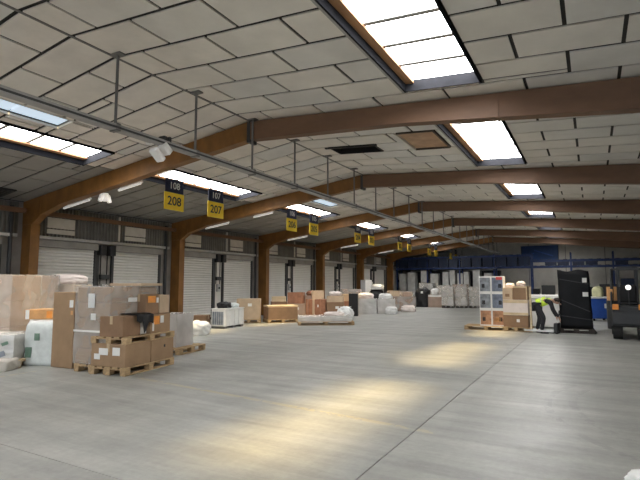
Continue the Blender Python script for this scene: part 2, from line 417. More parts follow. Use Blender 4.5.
# unseen front wall behind the camera; wide opening added for the fill light
m = MB(); m.prism([(XL - .2, 3.7), (XR + .2, 3.7), (XR + .2, zr(XR)), (RX, RZ + .02), (XL - .2, zr(XL))], YF - .2, YF)
wf = struct(m.build('wall_front', 'wall_light'), 'front gable wall with a wide opening added for the fill light')
MB().span(XL - .2, -8.7, YF - .2, YF, 0, 3.7).build('pier', 'wall_light', wf); MB().span(6.7, XR + .2, YF - .2, YF, 0, 3.7).build('pier', 'wall_light', wf)

# dock doors, cladding and boards along the left wall
def cladding_mesh(y0, y1, z0, z1):
    m = MB(); n = int((y1 - y0) / .125); prev = None
    for i in range(n * 4 + 1):
        y = y0 + (y1 - y0) * i / (n * 4); x = (.0, .0, .035, .035)[i % 4]
        cur = (m.bm.verts.new((x, y, z0)), m.bm.verts.new((x, y, z1)))
        if prev: m.bm.faces.new((prev[0], cur[0], cur[1], prev[1]))
        prev = cur
    return m.mesh('cladding', 'cladding')
def curtain_mesh(w, hgt):
    m = MB(); n = int(hgt / .1); prev = None
    for i in range(n * 4 + 1):
        z = hgt * i / (n * 4); x = (.0, .016, .022, .016)[i % 4]
        cur = (m.bm.verts.new((x, -w / 2, z)), m.bm.verts.new((x, w / 2, z)))
        if prev: m.bm.faces.new((prev[0], prev[1], cur[1], cur[0]))
        prev = cur
    return m.mesh('curtain', 'shutter')
CL = cladding_mesh(-2.88, 2.88, 3.12, 4.08); CU = curtain_mesh(2.06, 2.78)
GR = unit_box((.09, .09, 2.95), 'steel_dark'); HD = unit_box((.14, 5.6, .10), 'galv'); HS = unit_box((.22, 2.16, .22), 'wall_grey')
BB = unit_box((.05, 2.06, .10), 'steel_dark'); MO = unit_box((.26, .24, .36), 'black', .02); PN = unit_box((.03, .95, .34), 'white_board'); PN2 = unit_box((.03, .95, .15), 'white_board')
dn = 0
for k in range(-1, 6):
    f0 = 8.25 + 6 * k
    link('cladding', CL, wl, (XL + .005, f0 + 3.0, 0))
    link('header_rail', HD, wl, (XL + .09, f0 + 3.0, 3.06))
    for j, yc in enumerate((f0 + 1.42, f0 + 4.28)):
        dn += 1
        d = struct(link('door_%d' % dn, None, None, (XL, yc, 0)), 'light grey roller shutter door on the loading dock wall')
        link('curtain', CU, d, (.03, 0, 0)); link('bottom_bar', BB, d, (.05, 0, .06)); link('housing', HS, d, (.115, 0, 2.87))
        link('guide_rail', GR, d, (.05, -1.09, 1.475)); link('guide_rail', GR, d, (.05, 1.09, 1.475))
        mo = link('motor', MO, d, (.17, 1.24 if j == 0 else -1.24, 2.78))
        yo = f0 + (.74 + .475 if j == 0 else 3.68 + .475)
        link('board', PN, wl, (XL + .06, yo, 3.56)); link('board', PN2, wl, (XL + .06, yo, 3.28))
    # control column between the two doors
    cc = MB().span(.0, .04, -.24, .24, 0, 2.6).build('control_column', 'wall_light' if k > 0 else 'wall_grey', wl, (XL, f0 + 2.85, 0))
    MB().span(.04, .14, -.11, .11, 1.25, 1.60, bev=.01).build('control_box', 'galv', cc); MB().cyl((.14, 0, 1.42), (.17, 0, 1.42), .045).build('button', 'black', cc)
    MB().cyl((.06, .13, 1.6), (.06, .13, 2.75), .018, 6).build('conduit', 'black', cc); MB().cyl((.06, -.13, 1.6), (.06, -.13, 2.75), .018, 6).build('conduit', 'black', cc)
    MB().box((.10, 0, 1.85), (.12, .34, .16), bev=.01).build('relay_box', 'steel_dark', cc)
    MB().span(.04, .10, -.30, -.22, 0, 2.9).build('post', 'steel_dark', cc)
    # dark downpipe beside the column, white upright beside the upper boards
    MB().cyl((XL + .12, f0 + 5.62, 0), (XL + .12, f0 + 5.62, 3.95), .06, 8).build('downpipe', 'steel_dark', wl)
    MB().span(XL + .03, XL + .08, f0 + 3.40, f0 + 3.47, 3.15, 4.05).build('upright', 'white_board', wl)
for i, k in enumerate(range(-1, 6)):
    f0 = 8.25 + 6 * k
    struct(MB().span(XL + .28, XL + .42, f0 + .12, f0 + 5.88, 3.72, 3.86).build('trim_%d' % (i + 1), 'rafter'), 'brown eaves strut along the dock wall')

# ------------------------------------------------------------------ portal frames
ordn = ['nearest', 'second', 'third', 'fourth', 'fifth', 'sixth', 'seventh']
def make_frame():
    r = link('portal_frame', None); T = .11
    MB().span(XL + .02, XL + .50, -T, T, 0, 3.40, bev=.01).build('column', 'ochre', r)
    MB().span(XL + .50, XL + .53, -T - .03, T + .03, 0, 3.40).build('flange', 'ochre', r)
    MB().span(XL + .0, XL + .62, -T - .06, T + .06, 0, .025).build('base_plate', 'steel_dark', r)
    tl = lambda x: zr(x) - .02
    MB().prism([(XL + .02, 3.40), (XL + .53, 3.40), (-14.15, 3.66), (-13.2, 3.90), (RX - .04, 4.77), (RX - .04, tl(RX - .04)), (XL + .02, tl(XL + .02))], -T, T).build('rafter', 'ochre', r)
    MB().prism([(RX + .04, 4.77), (-3.0, 4.56), (1.2, 4.11), (6.0, 3.68), (10.4, 3.30), (10.95, 3.05), (10.95, tl(10.95)), (RX + .04, tl(RX + .04))], -T, T).build('rafter', 'rafter', r)
    MB().span(10.45, 10.95, -T, T, 0, 3.05, bev=.01).build('column', 'ochre', r)
    MB().span(RX - .04, RX + .04, -T - .02, T + .02, 4.70, RZ - .04).build('ridge_plate', 'steel_dark', r)
    for x, z in ((-1.25, 4.36), (.65, 4.17)):
        MB().span(x - .02, x + .02, -T - .015, T + .015, z, zr(x) - .04).build('splice_plate', 'rafter', r)
    MB().span(-14.2, -14.17, -T - .015, T + .015, 3.64, zr(-14.2) - .04).build('splice_plate', 'ochre', r)
    return r
fr0 = make_frame()
for i, y in enumerate(FR):
    if y > YB - .5: break
    o = fr0 if i == 0 else copy_tree(fr0)
    o.location = (0, y + .11, 0); tag(o, ('ochre portal frame spanning the hall, %s to the camera' % ('nearest' if i == 0 else ordn[i] + ' nearest')), 'frame', 'portal frames')

# batten lights under the left rafters
bt0 = None
for i, y in enumerate(FR[:5]):
    for j, (xa, xb) in enumerate(((-13.45, -12.3), (-11.05, -10.2))):
        if j == 1 and i > 1: continue
        za, zb = [zr(x) - .50 for x in (xa, xb)]
        b = thing('batten_light', 'white tube light on the %s frame, %s along the rafter' % (ordn[i], 'lower' if j == 0 else 'higher'), 'light', (0, y + .27, 0), group='tube lights on the rafters')
        MB().cyl((xa, 0, za), (xb, 0, zb), .035, 8).build('tube', 'lamp_white', b)
        MB().cyl((xa, .05, za + .05), (xb, .05, zb + .05), .04, 4).build('housing', 'white_paint', b)

# ------------------------------------------------------------------ suspended rail with hangers and floodlight
rl = thing('suspended_rail', 'long grey rail hung from rods under the roof ridge', 'rail', (-6.3, 0, 4.0))
MB().box((0, 18.5, 0), (.16, 43, .09), bev=.008).build('channel', 'rail_grey', rl)
MB().cyl((.075, -3, -.01), (.075, 40, -.01), .02, 6).build('cable', 'steel_dark', rl)
for k in [-2] + list(range(0, 21)):
    y = 4.75 + 1.72 * k
    g = MB().cyl((0, y, .03), (0, y, zr(-6.3) - 4.0), .022, 8).build('hanger', 'steel_grey', rl)
    MB().box((0, y, .0), (.16, .08, .12)).build('clamp', 'steel_grey', g); MB().box((0, y, zr(-6.3) - 4.0 - .02), (.22, .12, .03)).build('ceiling_plate', 'steel_grey', g)
fd = thing('floodlight', 'white box floodlight clamped to the hanging rail with a black bracket', 'floodlight', (-6.3, 5.72, 4.0))
tr = Matrix.Rotation(R(-38), 4, 'X')
MB().box((.04, .0, -.10), (.16, .20, .13), tr, bev=.02).build('head', 'white_paint', fd)
MB().box((.04, -.17, -.24), (.17, .26, .10), tr, bev=.02).build('visor', 'white_paint', fd)
MB().box((0, -.02, .07), (.16, .10, .10), bev=.02).build('bracket', 'black', fd); MB().box((0, .08, .07), (.16, .06, .12), bev=.015).build('bracket', 'black', fd)
MB().box((-.1, -.2, .0), (.16, .1, .1), bev=.02).build('ballast', 'white_paint', fd)

# bright little lamp hanging in the first bay
lp = thing('spot_lamp', 'small bright white spot lamp hanging in front of the dock wall', 'lamp', (-12.0, 8.80, 4.15))
MB().cyl((0, 0, .0), (0, 0, zr(-12) - 4.15), .012, 6).build('rod', 'steel_grey', lp)
MB().cyl((0, 0, .02), (0, 0, -.20), .10, 12, .06).build('shade', 'lamp_white', lp)
for s_ in (-1, 1): MB().box((0, .13 * s_, -.12), (.09, .09, .22), Matrix.Rotation(R(18 * s_), 4, 'X'), bev=.01).build('wing', 'lamp_white', lp)

# ------------------------------------------------------------------ dock number signs
num = 8
for k in range(0, 6):
    for j, off in enumerate((1.21, 2.90)):
        y = 8.25 + 6 * k + off
        nn = '20%d' % num if num >= 0 else '2%d' % (20 + num); n1 = '1' + nn[1:]
        if y > 42: continue
        s_ = thing('dock_sign', 'navy and yellow hanging sign reading %s over %s, %s from the camera' % (n1, nn, (names + ['tenth', 'eleventh', 'twelfth'])[2 * k + j]), 'sign', (-9.95, y, 3.62), group='hanging dock number signs')
        lo = MB().span(-.012, .012, -.355, .355, 0, .48, bev=.004).build('lower_plate', 'yellow_sign', s_)
        up = MB().span(-.012, .012, -.33, .33, .485, .86, bev=.004).build('upper_plate', 'navy', s_)
        text(nn, .34, 'navy', lo, (.015, 0, .24)); text(n1, .26, 'white_paint', up, (.015, 0, .67))
        for s2 in (-1, 1): MB().cyl((0, .27 * s2, .86), (0, .27 * s2, zr(-9.95) - 3.62), .006, 5).build('wire', 'steel_dark', s_)
        num -= 1

# ------------------------------------------------------------------ goods builders
def carton(label, loc, rot, size, mt='kraft', group=None, tape='tape', stickers=(), name='carton', cat='carton'):
    lx, ly, h = size
    r = thing(name, label, cat, loc, rot, group)
    b = MB().span(-lx / 2, lx / 2, -ly / 2, ly / 2, 0, h - .006, bev=.008).build('body', mt, r)
    for s_ in (-1, 1):
        MB().span(-lx / 2 + .004, lx / 2 - .004, *(sorted((s_ * .004, s_ * (ly / 2 - .004)))), h - .006, h).build('flap', mt, r)
    if tape:
        MB().span(-lx / 2 - .002, lx / 2 + .002, -.03, .03, h - .001, h + .002).build('tape', tape, r)
        for s_ in (-1, 1): MB().span(*sorted((s_ * lx / 2 - s_ * .001, s_ * lx / 2 + s_ * .003)), -.03, .03, h - min(.14, h * .4), h).build('tape', tape, r)
    for (face, u, v, w, hh, m2) in stickers:
        e = .004
        if face == '-y': q = (u - w / 2, u + w / 2, -ly / 2 - e, -ly / 2 + e, v - hh / 2, v + hh / 2)
        elif face == '+x': q = (lx / 2 - e, lx / 2 + e, u - w / 2, u + w / 2, v - hh / 2, v + hh / 2)
        elif face == '-x': q = (-lx / 2 - e, -lx / 2 + e, u - w / 2, u + w / 2, v - hh / 2, v + hh / 2)
        elif face == '+y': q = (u - w / 2, u + w / 2, ly / 2 - e, ly / 2 + e, v - hh / 2, v + hh / 2)
        MB().span(*q).build('sticker', m2, b)
    return r
def pallet(label, loc, rot, L_=1.2, W_=.8, mt='wood', group='wooden pallets', h=.144, detail=True):
    r = thing('pallet', label, 'pallet', loc, rot, group); bh = h - .066
    def put(nm, d, c): link(nm, unit_box(d, mt, .003), r, c)
    for i in range(5): put('deck_board', (L_, W_ * .15, .022), (0, -W_ / 2 + W_ * .075 + i * W_ * .2125, h - .011))
    for i in range(3): put('cross_board', (.13, W_, .022), ((i - 1) * (L_ / 2 - .065), 0, h - .033))
    for i in range(3):
        for j in range(3): put('block', (.13, .12, bh), ((i - 1) * (L_ / 2 - .065), (j - 1) * (W_ / 2 - .06), .022 + bh / 2))
    for j in range(3): put('bottom_board', (L_, .11, .022), (0, (j - 1) * (W_ / 2 - .06), .011))
    return r
def soft_mesh(d, seed, amt=.06, p=3.0, n=10, flat=True):
    m = MB(); bm = m.bm
    bmesh.ops.create_cube(bm, size=2.0); bmesh.ops.subdivide_edges(bm, edges=bm.edges[:], cuts=n - 1, use_grid_fill=True)
    for v in bm.verts:
        c = v.co.copy(); l = (abs(c.x) ** p + abs(c.y) ** p + abs(c.z) ** p) ** (1 / p)
        c = c / l
        nz_ = noise.noise(c * 2.3 + Vector((seed, seed * 1.7, 3))) * amt + noise.noise(c * 5.5 + Vector((seed, 9, seed))) * amt * .75
        c = c * (1 + nz_)
        if c.z < -.72 and flat: c.z = -.72
        v.co = Vector((c.x * d[0] / 2, c.y * d[1] / 2, (c.z + .72) / 1.72 * d[2]))
    return m
def sack(label, loc, rot, size, mt, seed=1, group=None, amt=.17, p=3.0, name='sack', prints=()):
    r = thing(name, label, 'sack', loc, rot, group)
    soft_mesh(size, seed, amt, p, 14).build('body', mt, r, smooth=True)
    MB().box((0, 0, size[2] * .99), (size[0] * .7, .02, .03), Matrix.Rotation(.1, 4, 'Z'), bev=.005).build('seam', mt, r)
    return r
def film_box(sz, r, mt='film', grow=.02, seed=1, bottom=0.0):
    lx, ly, h = sz; m = MB(); bm = m.bm
    bmesh.ops.create_cube(bm, size=1.0); bmesh.ops.subdivide_edges(bm, edges=bm.edges[:], cuts=9, use_grid_fill=True)
    for v in bm.verts:
        c = v.co; o = noise.noise(Vector((c.x * 5 + seed, c.y * 5, c.z * 9))) * .012
        v.co = Vector((c.x * (lx + 2 * grow) + (o if abs(c.x) > .49 else 0), c.y * (ly + 2 * grow) + (o if abs(c.y) > .49 else 0), (c.z + .5) * (h + grow) + bottom))
    m.build('stretch_film', mt, r, smooth=False)
def wrapped(label, loc, rot, size, layers, nx, ny, mt='kraft', film='film', group='wrapped loads', strap=None, extras=(), cat='wrapped load'):
    lx, ly, h = size; r = thing('wrapped_load', label, cat, loc, rot, group)
    d = (lx / nx - .01, ly / ny - .01, h / layers - .008); me = unit_box(d, mt, .008)
    for k in range(layers):
        for i in range(nx):
            for j in range(ny): link('carton', me, r, (-lx / 2 + lx * (i + .5) / nx, -ly / 2 + ly * (j + .5) / ny, h * (k + .5) / layers))
    if film: film_box((lx, ly, h), r, film, seed=len(bpy.data.objects) % 17)
    if strap:
        for z in strap: MB().span(-lx / 2 - .03, lx / 2 + .03, -ly / 2 - .03, ly / 2 + .03, z, z + .035).build('strap', 'paper', r)
    for e in extras: MB().span(*e[:6]).build(e[7] if len(e) > 7 else 'label', e[6], r)
    return r

# ================================================================== near left stacks
def loc2(o, rot, x, y):            # local to world helper for a pallet frame
    a = R(rot); return (o[0] + x * math.cos(a) - y * math.sin(a), o[1] + x * math.sin(a) + y * math.cos(a))
A0 = (-7.12, 5.76); AR = 100
def A(x, y, z): p = loc2(A0, AR, x, y); return (p[0], p[1], z)
pallet('wooden pallet on the floor under the two-tier carton stack', A(.69, .40, 0), AR, 1.38, .80)
carton('wide brown carton with white papers, lower tier left of the pallet stack', A(.345, .40, .144), AR, (.67, .76, .40), 'kraft', stickers=(('-x', .10, .26, .20, .12, 'paper'), ('-x', -.18, .27, .16, .14, 'paper'), ('-x', .24, .17, .13, .10, 'paper')))
carton('wide brown carton, lower tier right of the pallet stack', A(1.035, .40, .144), AR, (.67, .76, .40), 'kraft', stickers=(('-y', .05, .26, .04, .05, 'black'),))
pallet('wooden pallet lying between the two tiers of cartons', A(.69, .40, .544), AR, 1.36, .80, h=.12)
carton('dark brown carton on the upper tier, left end of the pallet stack', A(.27, .38, .664), AR, (.46, .52, .36), 'kraft_dark')
carton('small white carton half under the black cloth on the upper tier', A(.62, .42, .664), AR, (.22, .50, .26), 'paper', tape=None)
carton('brown carton with orange and white stickers on the upper tier right end', A(1.05, .40, .664), AR, (.60, .60, .36), 'kraft', stickers=(('-y', -.12, .24, .16, .16, 'orange'), ('-y', .04, .25, .10, .14, 'paper'), ('-y', -.22, .12, .05, .16, 'paper')))
carton('topmost dark carton with an orange sticker beside a plain one', A(.90, .36, 1.024), AR, (.38, .34, .38), 'kraft_dark', stickers=(('-y', -.02, .28, .22, .13, 'orange'), ('-y', .15, .26, .06, .1, 'paper')))
carton('topmost plain brown carton on the pallet stack right end', A(1.27, .36, 1.024), AR, (.30, .34, .36), 'kraft_pale')
sack('white plastic bag on top beside the orange stickered carton', A(.56, .62, 1.024), AR, (.34, .34, .40), 'white_plastic', 4)
ck = thing('black_cloth', 'black cloth draped over the upper tier of the pallet stack', 'cloth', A(.50, .13, 1.024), AR)
m = MB(); bm = m.bm; nx_, ny_ = 14, 12; g = [[None] * ny_ for _ in range(nx_)]
for i in range(nx_):
    for j in range(ny_):
        u, v = i / (nx_ - 1), j / (ny_ - 1); x = -.20 + .44 * u; t = v * .62
        y = .30 - t if t < .38 else -.085 - .012 * math.sin(u * 14); z = .018 if t < .38 else .018 - (t - .38) * (1.0 + .5 * math.sin(u * 5 + .5)) * (.4 if u < .45 else 1.25)
        g[i][j] = bm.verts.new((x, y, z + .008 * math.sin(u * 19 + v * 7)))
for i in range(nx_ - 1):
    for j in range(ny_ - 1): bm.faces.new((g[i][j], g[i + 1][j], g[i + 1][j + 1], g[i][j + 1]))
co = m.build('cloth', 'black', ck, smooth=True); md = co.modifiers.new('thick', 'SOLIDIFY'); md.thickness = .012
# B: tall film-wrapped carton pallet
pallet('wooden pallet under the tall film-wrapped carton load', (-8.05, 6.30, 0), 96, 1.2, .84)
wrapped('tall film-wrapped load of beige cartons with a white strap, tallest of the near group', (-8.05, 6.30, .144), 6, (.84, 1.18, 1.40), 5, 2, 3, 'kraft', 'film', strap=(.58,),
        extras=((-.10, .06, -.622, -.615, 1.02, 1.28, 'white_plastic'), (-.02, .10, -.622, -.615, .80, .92, 'paper'), (.445, .45, -.20, .02, 1.12, 1.20, 'paper')))
carton('large flat beige carton lying on top of the tall wrapped load', (-7.95, 6.62, 1.565), 8, (.80, .60, .05), 'kraft_pale', tape=None)
carton('brown carton standing behind the tall wrapped load, seen to its right', (-9.75, 7.75, 0), 15, (.95, .8, 1.48), 'kraft_pink', stickers=(('-y', .30, 1.2, .16, .1, 'paper'),))
carton('tall narrow plain brown carton standing left of the wrapped load', (-8.98, 6.16, 0), 4, (.60, .80, 1.44), 'kraft', stickers=(('-y', .22, 1.22, .10, .14, 'paper'), ('-y', .24, 1.05, .06, .08, 'orange_pale')))
# C: white packs at the left edge
pallet('low pale pallet at the left edge under white packs', (-10.35, 5.35, 0), 35, 1.2, .9, 'wood_pale')
wp = wrapped('white wrapped pack with grey and green print at the left edge', (-10.42, 5.30, .144), 35, (1.12, .84, .46), 2, 3, 2, 'white_plastic', 'film_white', group='white wrapped packs', cat='wrapped pack')
for (x, z, w, h, mt_) in ((.14, .28, .22, .10, 'grey_print'), (-.25, .15, .16, .12, 'green_print'), (.42, .32, .12, .06, 'green_print'), (.36, .12, .14, .10, 'grey_print'), (-.05, .10, .10, .08, 'green_print')):
    MB().box((x, -.45, z), (w, .012, h), Matrix.Rotation(R(-20), 4, 'Y')).build('print', mt_, wp)
sp = sack('pale bluish plastic-wrapped bale standing on the floor beside the brown carton', (-9.70, 6.12, 0), 28, (.82, .95, .86), 'bag_blue', 17, amt=.04, p=9, group='white wrapped packs')
MB().box((-.12, -.475, .56), (.10, .02, .14)).build('print', 'green_print', sp); MB().box((-.28, -.475, .26), (.12, .02, .2)).build('print', 'green_print', sp)
sack('flat cream sack lying under the white pack at the left edge', (-9.85, 5.02, 0), 30, (.75, .5, .20), 'beige_wrap', 23, amt=.05, p=7)
sack('white pack with green print behind the bluish bale', (-10.46, 6.40, 0), 25, (.5, .7, .90), 'white_plastic', 29, amt=.05, p=9, group='white wrapped packs')
carton('orange-brown carton with white edges lying across the white packs', (-10.02, 6.28, .868), 27, (.95, .62, .20), 'orange_pale', stickers=(('-y', -.42, .10, .08, .19, 'paper'), ('-y', .05, .10, .12, .14, 'orange'), ('-y', .18, .1, .05, .19, 'paper')))
# tall cartons behind them
pallet('pallet beneath the brown carton tower at the far left edge', (-11.35, 5.95, 0), 25, 1.0, 1.0)
wrapped('tall brown carton tower at the far left edge', (-11.35, 5.95, .144), 25, (.95, .95, 1.64), 3, 1, 1, 'kraft_pink', 'film', group='tall carton towers')
pallet('pallet beneath the second brown carton tower', (-12.05, 6.95, 0), 25, .9, .8)
wrapped('tall brown carton tower second from the left edge with dark hand holes', (-12.05, 6.95, .144), 25, (.80, .75, 1.66), 3, 1, 1, 'kraft_pink', 'film', group='tall carton towers',
        extras=tuple((-.06 + .22 * s_, .06 + .22 * s_, -.405, -.395, .25 + .55 * q, .31 + .55 * q, 'kraft_dark', 'hand_hole') for s_ in (0, 1) for q in range(3)))
pallet('pallet beneath the carton tower topped with pink foam', (-12.25, 7.95, 0), 25, 1.0, .9)
wrapped('carton tower topped with pinkish white foam, behind the tall narrow carton', (-12.25, 7.95, .144), 25, (.92, .8, 1.44), 3, 2, 1, 'kraft_pale', 'film', group='tall carton towers')
sack('pinkish white foam roll lying on the carton tower', (-12.25, 7.95, 1.605), 25, (.92, .7, .24), 'foam_pink', 33, amt=.05, p=4)
# D: small pallet load behind the stack
pallet('small pallet behind the two-tier stack to its right', (-8.62, 8.50, 0), 100, 1.05, .75)
wrapped('clear-wrapped pinkish load on the small pallet behind the two-tier stack', (-8.72, 8.45, .144), 100, (.62, .5, .74), 3, 1, 1, 'kraft_pink', 'film_white')
sack('white plastic sack lying on the floor before the roller shutters', (-10.95, 11.55, 0), 30, (.75, .55, .42), 'white_plastic', 41)
sack('smaller white plastic sack beside the small pallet', (-9.45, 9.35, 0), 10, (.5, .45, .36), 'white_plastic', 43)

# ================================================================== middle left goods
carton('small brown carton leaning beside the white caged crate', (-12.62, 13.52, 0), 25, (.48, .45, .46), 'kraft_dark')
cg = thing('caged_crate', 'white plastic crate with grey mesh front before the shutters', 'crate', (-11.88, 14.10, 0), 97)
MB().span(-.65, .65, -.29, .29, .08, .68, bev=.02).build('body', 'white_paint', cg)
MB().span(-.665, -.65, -.24, .24, .14, .60).build('mesh_panel', 'grey_print', cg)
for i in range(6): MB().span(-.675, -.665, -.235 + i * .09, -.225 + i * .09, .12, .6).build('mesh_bar', 'cage', cg)
for i in range(5): MB().span(-.63 + i * .30, -.59 + i * .30, -.31, -.29, .1, .66).build('rib', 'white_paint', cg)
for sx in (-.54, 0, .54): MB().span(sx - .09, sx + .09, -.28, .28, 0, .08).build('skid', 'steel_grey', cg)
MB().span(-.67, .67, -.31, .31, .68, .72, bev=.01).build('lid', 'white_paint', cg)
sack('black bag lying on the white caged crate', (-11.86, 13.85, .72), 97, (.55, .42, .22), 'black', 51)
sack('pale blue bag beside the black bag on the white crate', (-11.92, 14.45, .72), 97, (.42, .36, .16), 'bag_blue', 52)
pallet('pallet under the square beige carton box', (-12.60, 16.30, 0), 35, 1.0, .9)
carton('square beige carton box with a pale lid on a pallet', (-12.60, 16.30, .144), 35, (.98, .86, .84), 'kraft_pale', stickers=(('-y', .05, .6, .16, .12, 'paper'),))
pallet('pallet under the long brown crate', (-11.52, 17.05, 0), 50, 1.3, .9)
carton('long brown crate with open top on a pallet beside the beige box', (-11.52, 17.05, .144), 50, (1.26, .86, .50), 'kraft_dark', tape=None)
for i, (yy, lab) in enumerate(((-.2, 'pale plank board laid on the long brown crate, front one'), (.2, 'pale plank board laid on the long brown crate, rear one'))):
    p = loc2((-11.52, 17.05), 50, 0, yy); tag(MB().span(-.65, .65, -.18, .18, 0, .07, bev=.008).build('plank', 'wood_pale', None, (p[0], p[1], .644), R(50)), lab, 'plank', 'pale planks')
# low pallet with pink film-wrapped boards
pallet('low long pallet under the flat pinkish wrapped boards', (-9.30, 16.95, 0), 33, 2.2, .9)
lb = thing('wrapped_boards', 'flat stack of boards in pinkish white film on a low pallet', 'boards', (-9.35, 16.95, .144), 33)
for k in range(3): MB().span(-1.05 + .04 * k, 1.02 - .2 * k, -.42, .40 - .03 * k, k * .06, k * .06 + .055, bev=.006).build('board', 'wood_pale' if k < 2 else 'foam_pink', lb)
film_box((2.06, .84, .19), lb, 'film_white', seed=4)
# reddish pile behind
random.seed(21)
pile = [(-12.15, 19.3, .9, .8, .55, 'kraft_pink'), (-11.25, 19.75, .8, .8, .75, 'red_brown'), (-10.55, 20.2, .8, .7, .62, 'kraft_dark'), (-11.9, 20.4, .8, .8, .9, 'kraft_pink')]
words = ['pinkish', 'red-brown', 'dark brown', 'tall pinkish']
for (x, y, lx, ly, h, mt), w in zip(pile, words):
    pallet('pallet under the %s carton of the middle pile' % w, (x, y, 0), 25, lx + .06, ly + .06)
    carton('%s carton on a pallet in the middle pile behind the wrapped boards' % w, (x, y, .144), 25, (lx, ly, h), mt, stickers=(('-y', .1, h * .6, .16, .12, 'paper'),))
carton('red-brown carton stacked on the pinkish one in the middle pile', (-12.15, 19.3, .694), 20, (.7, .6, .52), 'red_brown')
carton('small pale carton on the red-brown carton of the middle pile', (-11.25, 19.75, .894), 35, (.55, .5, .40), 'kraft_pale')
carton('flat pale carton topmost on the dark brown carton of the middle pile', (-10.55, 20.2, .764), 22, (.75, .6, .28), 'kraft_pale')
for i, (dx, col) in enumerate(((-.28, 'red_brown'), (0, 'kraft_pale'), (.26, 'red_brown'))):
    tag(MB().box((0, 0, .46), (.10, .07, .92), bev=.01).build('upright_board', col, None, (-11.05 + dx, 19.02 + dx * .45, 0), R(25)), ('%s board standing upright before the middle pile' % ('leftmost brown', 'pale middle', 'rightmost brown')[i]), 'board', 'upright boards')
sack('large crumpled white film bundle on the floor right of the middle pile', (-9.72, 19.6, 0), 20, (.75, .6, .58), 'white_plastic', 61, amt=.14, p=2.4)
carton('black upright box standing behind the white film bundle', (-10.55, 22.2, 0), 20, (.45, .45, 1.12), 'black', tape=None)

# ================================================================== far left goods
wrapped('white-grey wrapped pallet load, first of the far left row', (-10.75, 24.15, 0), 30, (1.0, .9, .80), 2, 2, 2, 'grey_wrap', 'film_white', group='far left wrapped loads')
wrapped('pinkish wrapped load with a white top, second of the far left row', (-9.85, 24.75, 0), 30, (.9, .8, .78), 2, 2, 1, 'kraft_pink', 'film_white', group='far left wrapped loads')
sack('white film sack at the foot of the second far left load', (-9.35, 24.35, 0), 20, (.6, .45, .4), 'white_plastic', 71)
wrapped('brown carton load with pale rim, third of the far left row', (-9.95, 27.55, 0), 30, (1.5, .9, .85), 2, 3, 1, 'kraft_dark', 'film', group='far left wrapped loads')
wrapped('pale carton load behind the brown one, fourth of the far left row', (-10.7, 29.4, 0), 20, (1.6, 1.0, 1.12), 2, 3, 1, 'kraft_pale', 'film', group='far left wrapped loads')
wrapped('pinkish tall load near the fifth column, far left row', (-12.7, 26.4, 0), 20, (1.2, 1.0, 1.28), 3, 2, 1, 'kraft_pink', 'film', group='far left wrapped loads')
sack('white bundle on top of the pinkish load in the far left row', (-9.85, 24.75, .80), 30, (.7, .5, .28), 'white_plastic', 73)
ub = thing('upright_fridge', 'tall white upright cabinet standing among the far left goods', 'cabinet', (-12.65, 28.5, 0), 60)
MB().span(-.26, .26, -.25, .25, .04, 1.86, bev=.015).build('body', 'white_paint', ub); MB().span(-.26, .26, -.285, -.252, .08, 1.15, bev=.01).build('door', 'white_paint', ub); MB().span(-.26, .26, -.285, -.252, 1.17, 1.84, bev=.01).build('door', 'white_paint', ub)
MB().span(.18, .21, -.31, -.285, .8, 1.1).build('handle', 'steel_grey', ub); MB().span(.18, .21, -.31, -.285, 1.22, 1.45).build('handle', 'steel_grey', ub); MB().span(-.24, .24, -.22, .22, 0, .04).build('plinth', 'steel_dark', ub)
sack('black plastic sack behind the white bundles in the far left row', (-11.4, 27.2, 0), 10, (1.0, .9, 1.28), 'black', 77, amt=.08)
sack('white sack lying on the black plastic sack', (-11.3, 27.1, 1.27), 10, (.75, .6, .30), 'white_plastic', 78)

# loose clutter between the loads
sack('pink foam bundle on the first far left load', (-10.75, 24.15, .82), 30, (.85, .7, .30), 'foam_pink', 121, amt=.16, p=2.6)
carton('tan carton on the third far left load, left one', (-10.35, 27.35, .87), 30, (.6, .55, .34), 'kraft_pale')
carton('pinkish small carton on the third far left load, right one', (-9.65, 27.75, .87), 24, (.5, .5, .24), 'kraft_pink')
sack('crumpled pale film lying at the foot of the third far left load', (-9.3, 26.9, 0), 10, (.8, .5, .38), 'foam_pink', 122, amt=.18, p=2.4)
carton('red-brown carton beside the black upright box', (-11.35, 22.6, 0), 20, (.9, .7, .72), 'red_brown')
carton('small tan carton on the red-brown carton beside the black upright box', (-11.35, 22.6, .72), 32, (.55, .5, .36), 'kraft_pale')
sack('crumpled white film on the wrapped boards', (-9.0, 17.15, .355), 33, (.8, .5, .14), 'foam_pink', 123, amt=.2, p=2.4)
carton('dark brown carton behind the long brown crate', (-12.35, 18.15, 0), 40, (.7, .6, .82), 'kraft_dark')
carton('pale flat carton leaning stack on the dark brown carton behind the long crate', (-12.35, 18.15, .82), 30, (.62, .5, .22), 'wood_pale')
sack('dark rag bundle on the tall pinkish carton of the middle pile', (-11.9, 20.4, 1.046), 20, (.6, .5, .22), 'red_brown', 124, amt=.18, p=2.6)
sack('pale film heap on the flat pale carton of the middle pile', (-10.55, 20.2, 1.046), 20, (.6, .45, .2), 'foam_pink', 125, amt=.2, p=2.6)
carton('white carton on the floor left of the first far left load', (-11.75, 23.75, 0), 35, (.6, .6, .62), 'white_paint', tape='paper')
sack('grey film heap beside the white upright cabinet', (-12.3, 30.0, 0), 10, (.8, .8, .9), 'grey_wrap', 126, amt=.16, p=2.8)
carton('orange-brown carton against the dock wall near the fifth column', (-13.6, 30.2, 0), 10, (1.0, .8, 1.1), 'orange_pale')
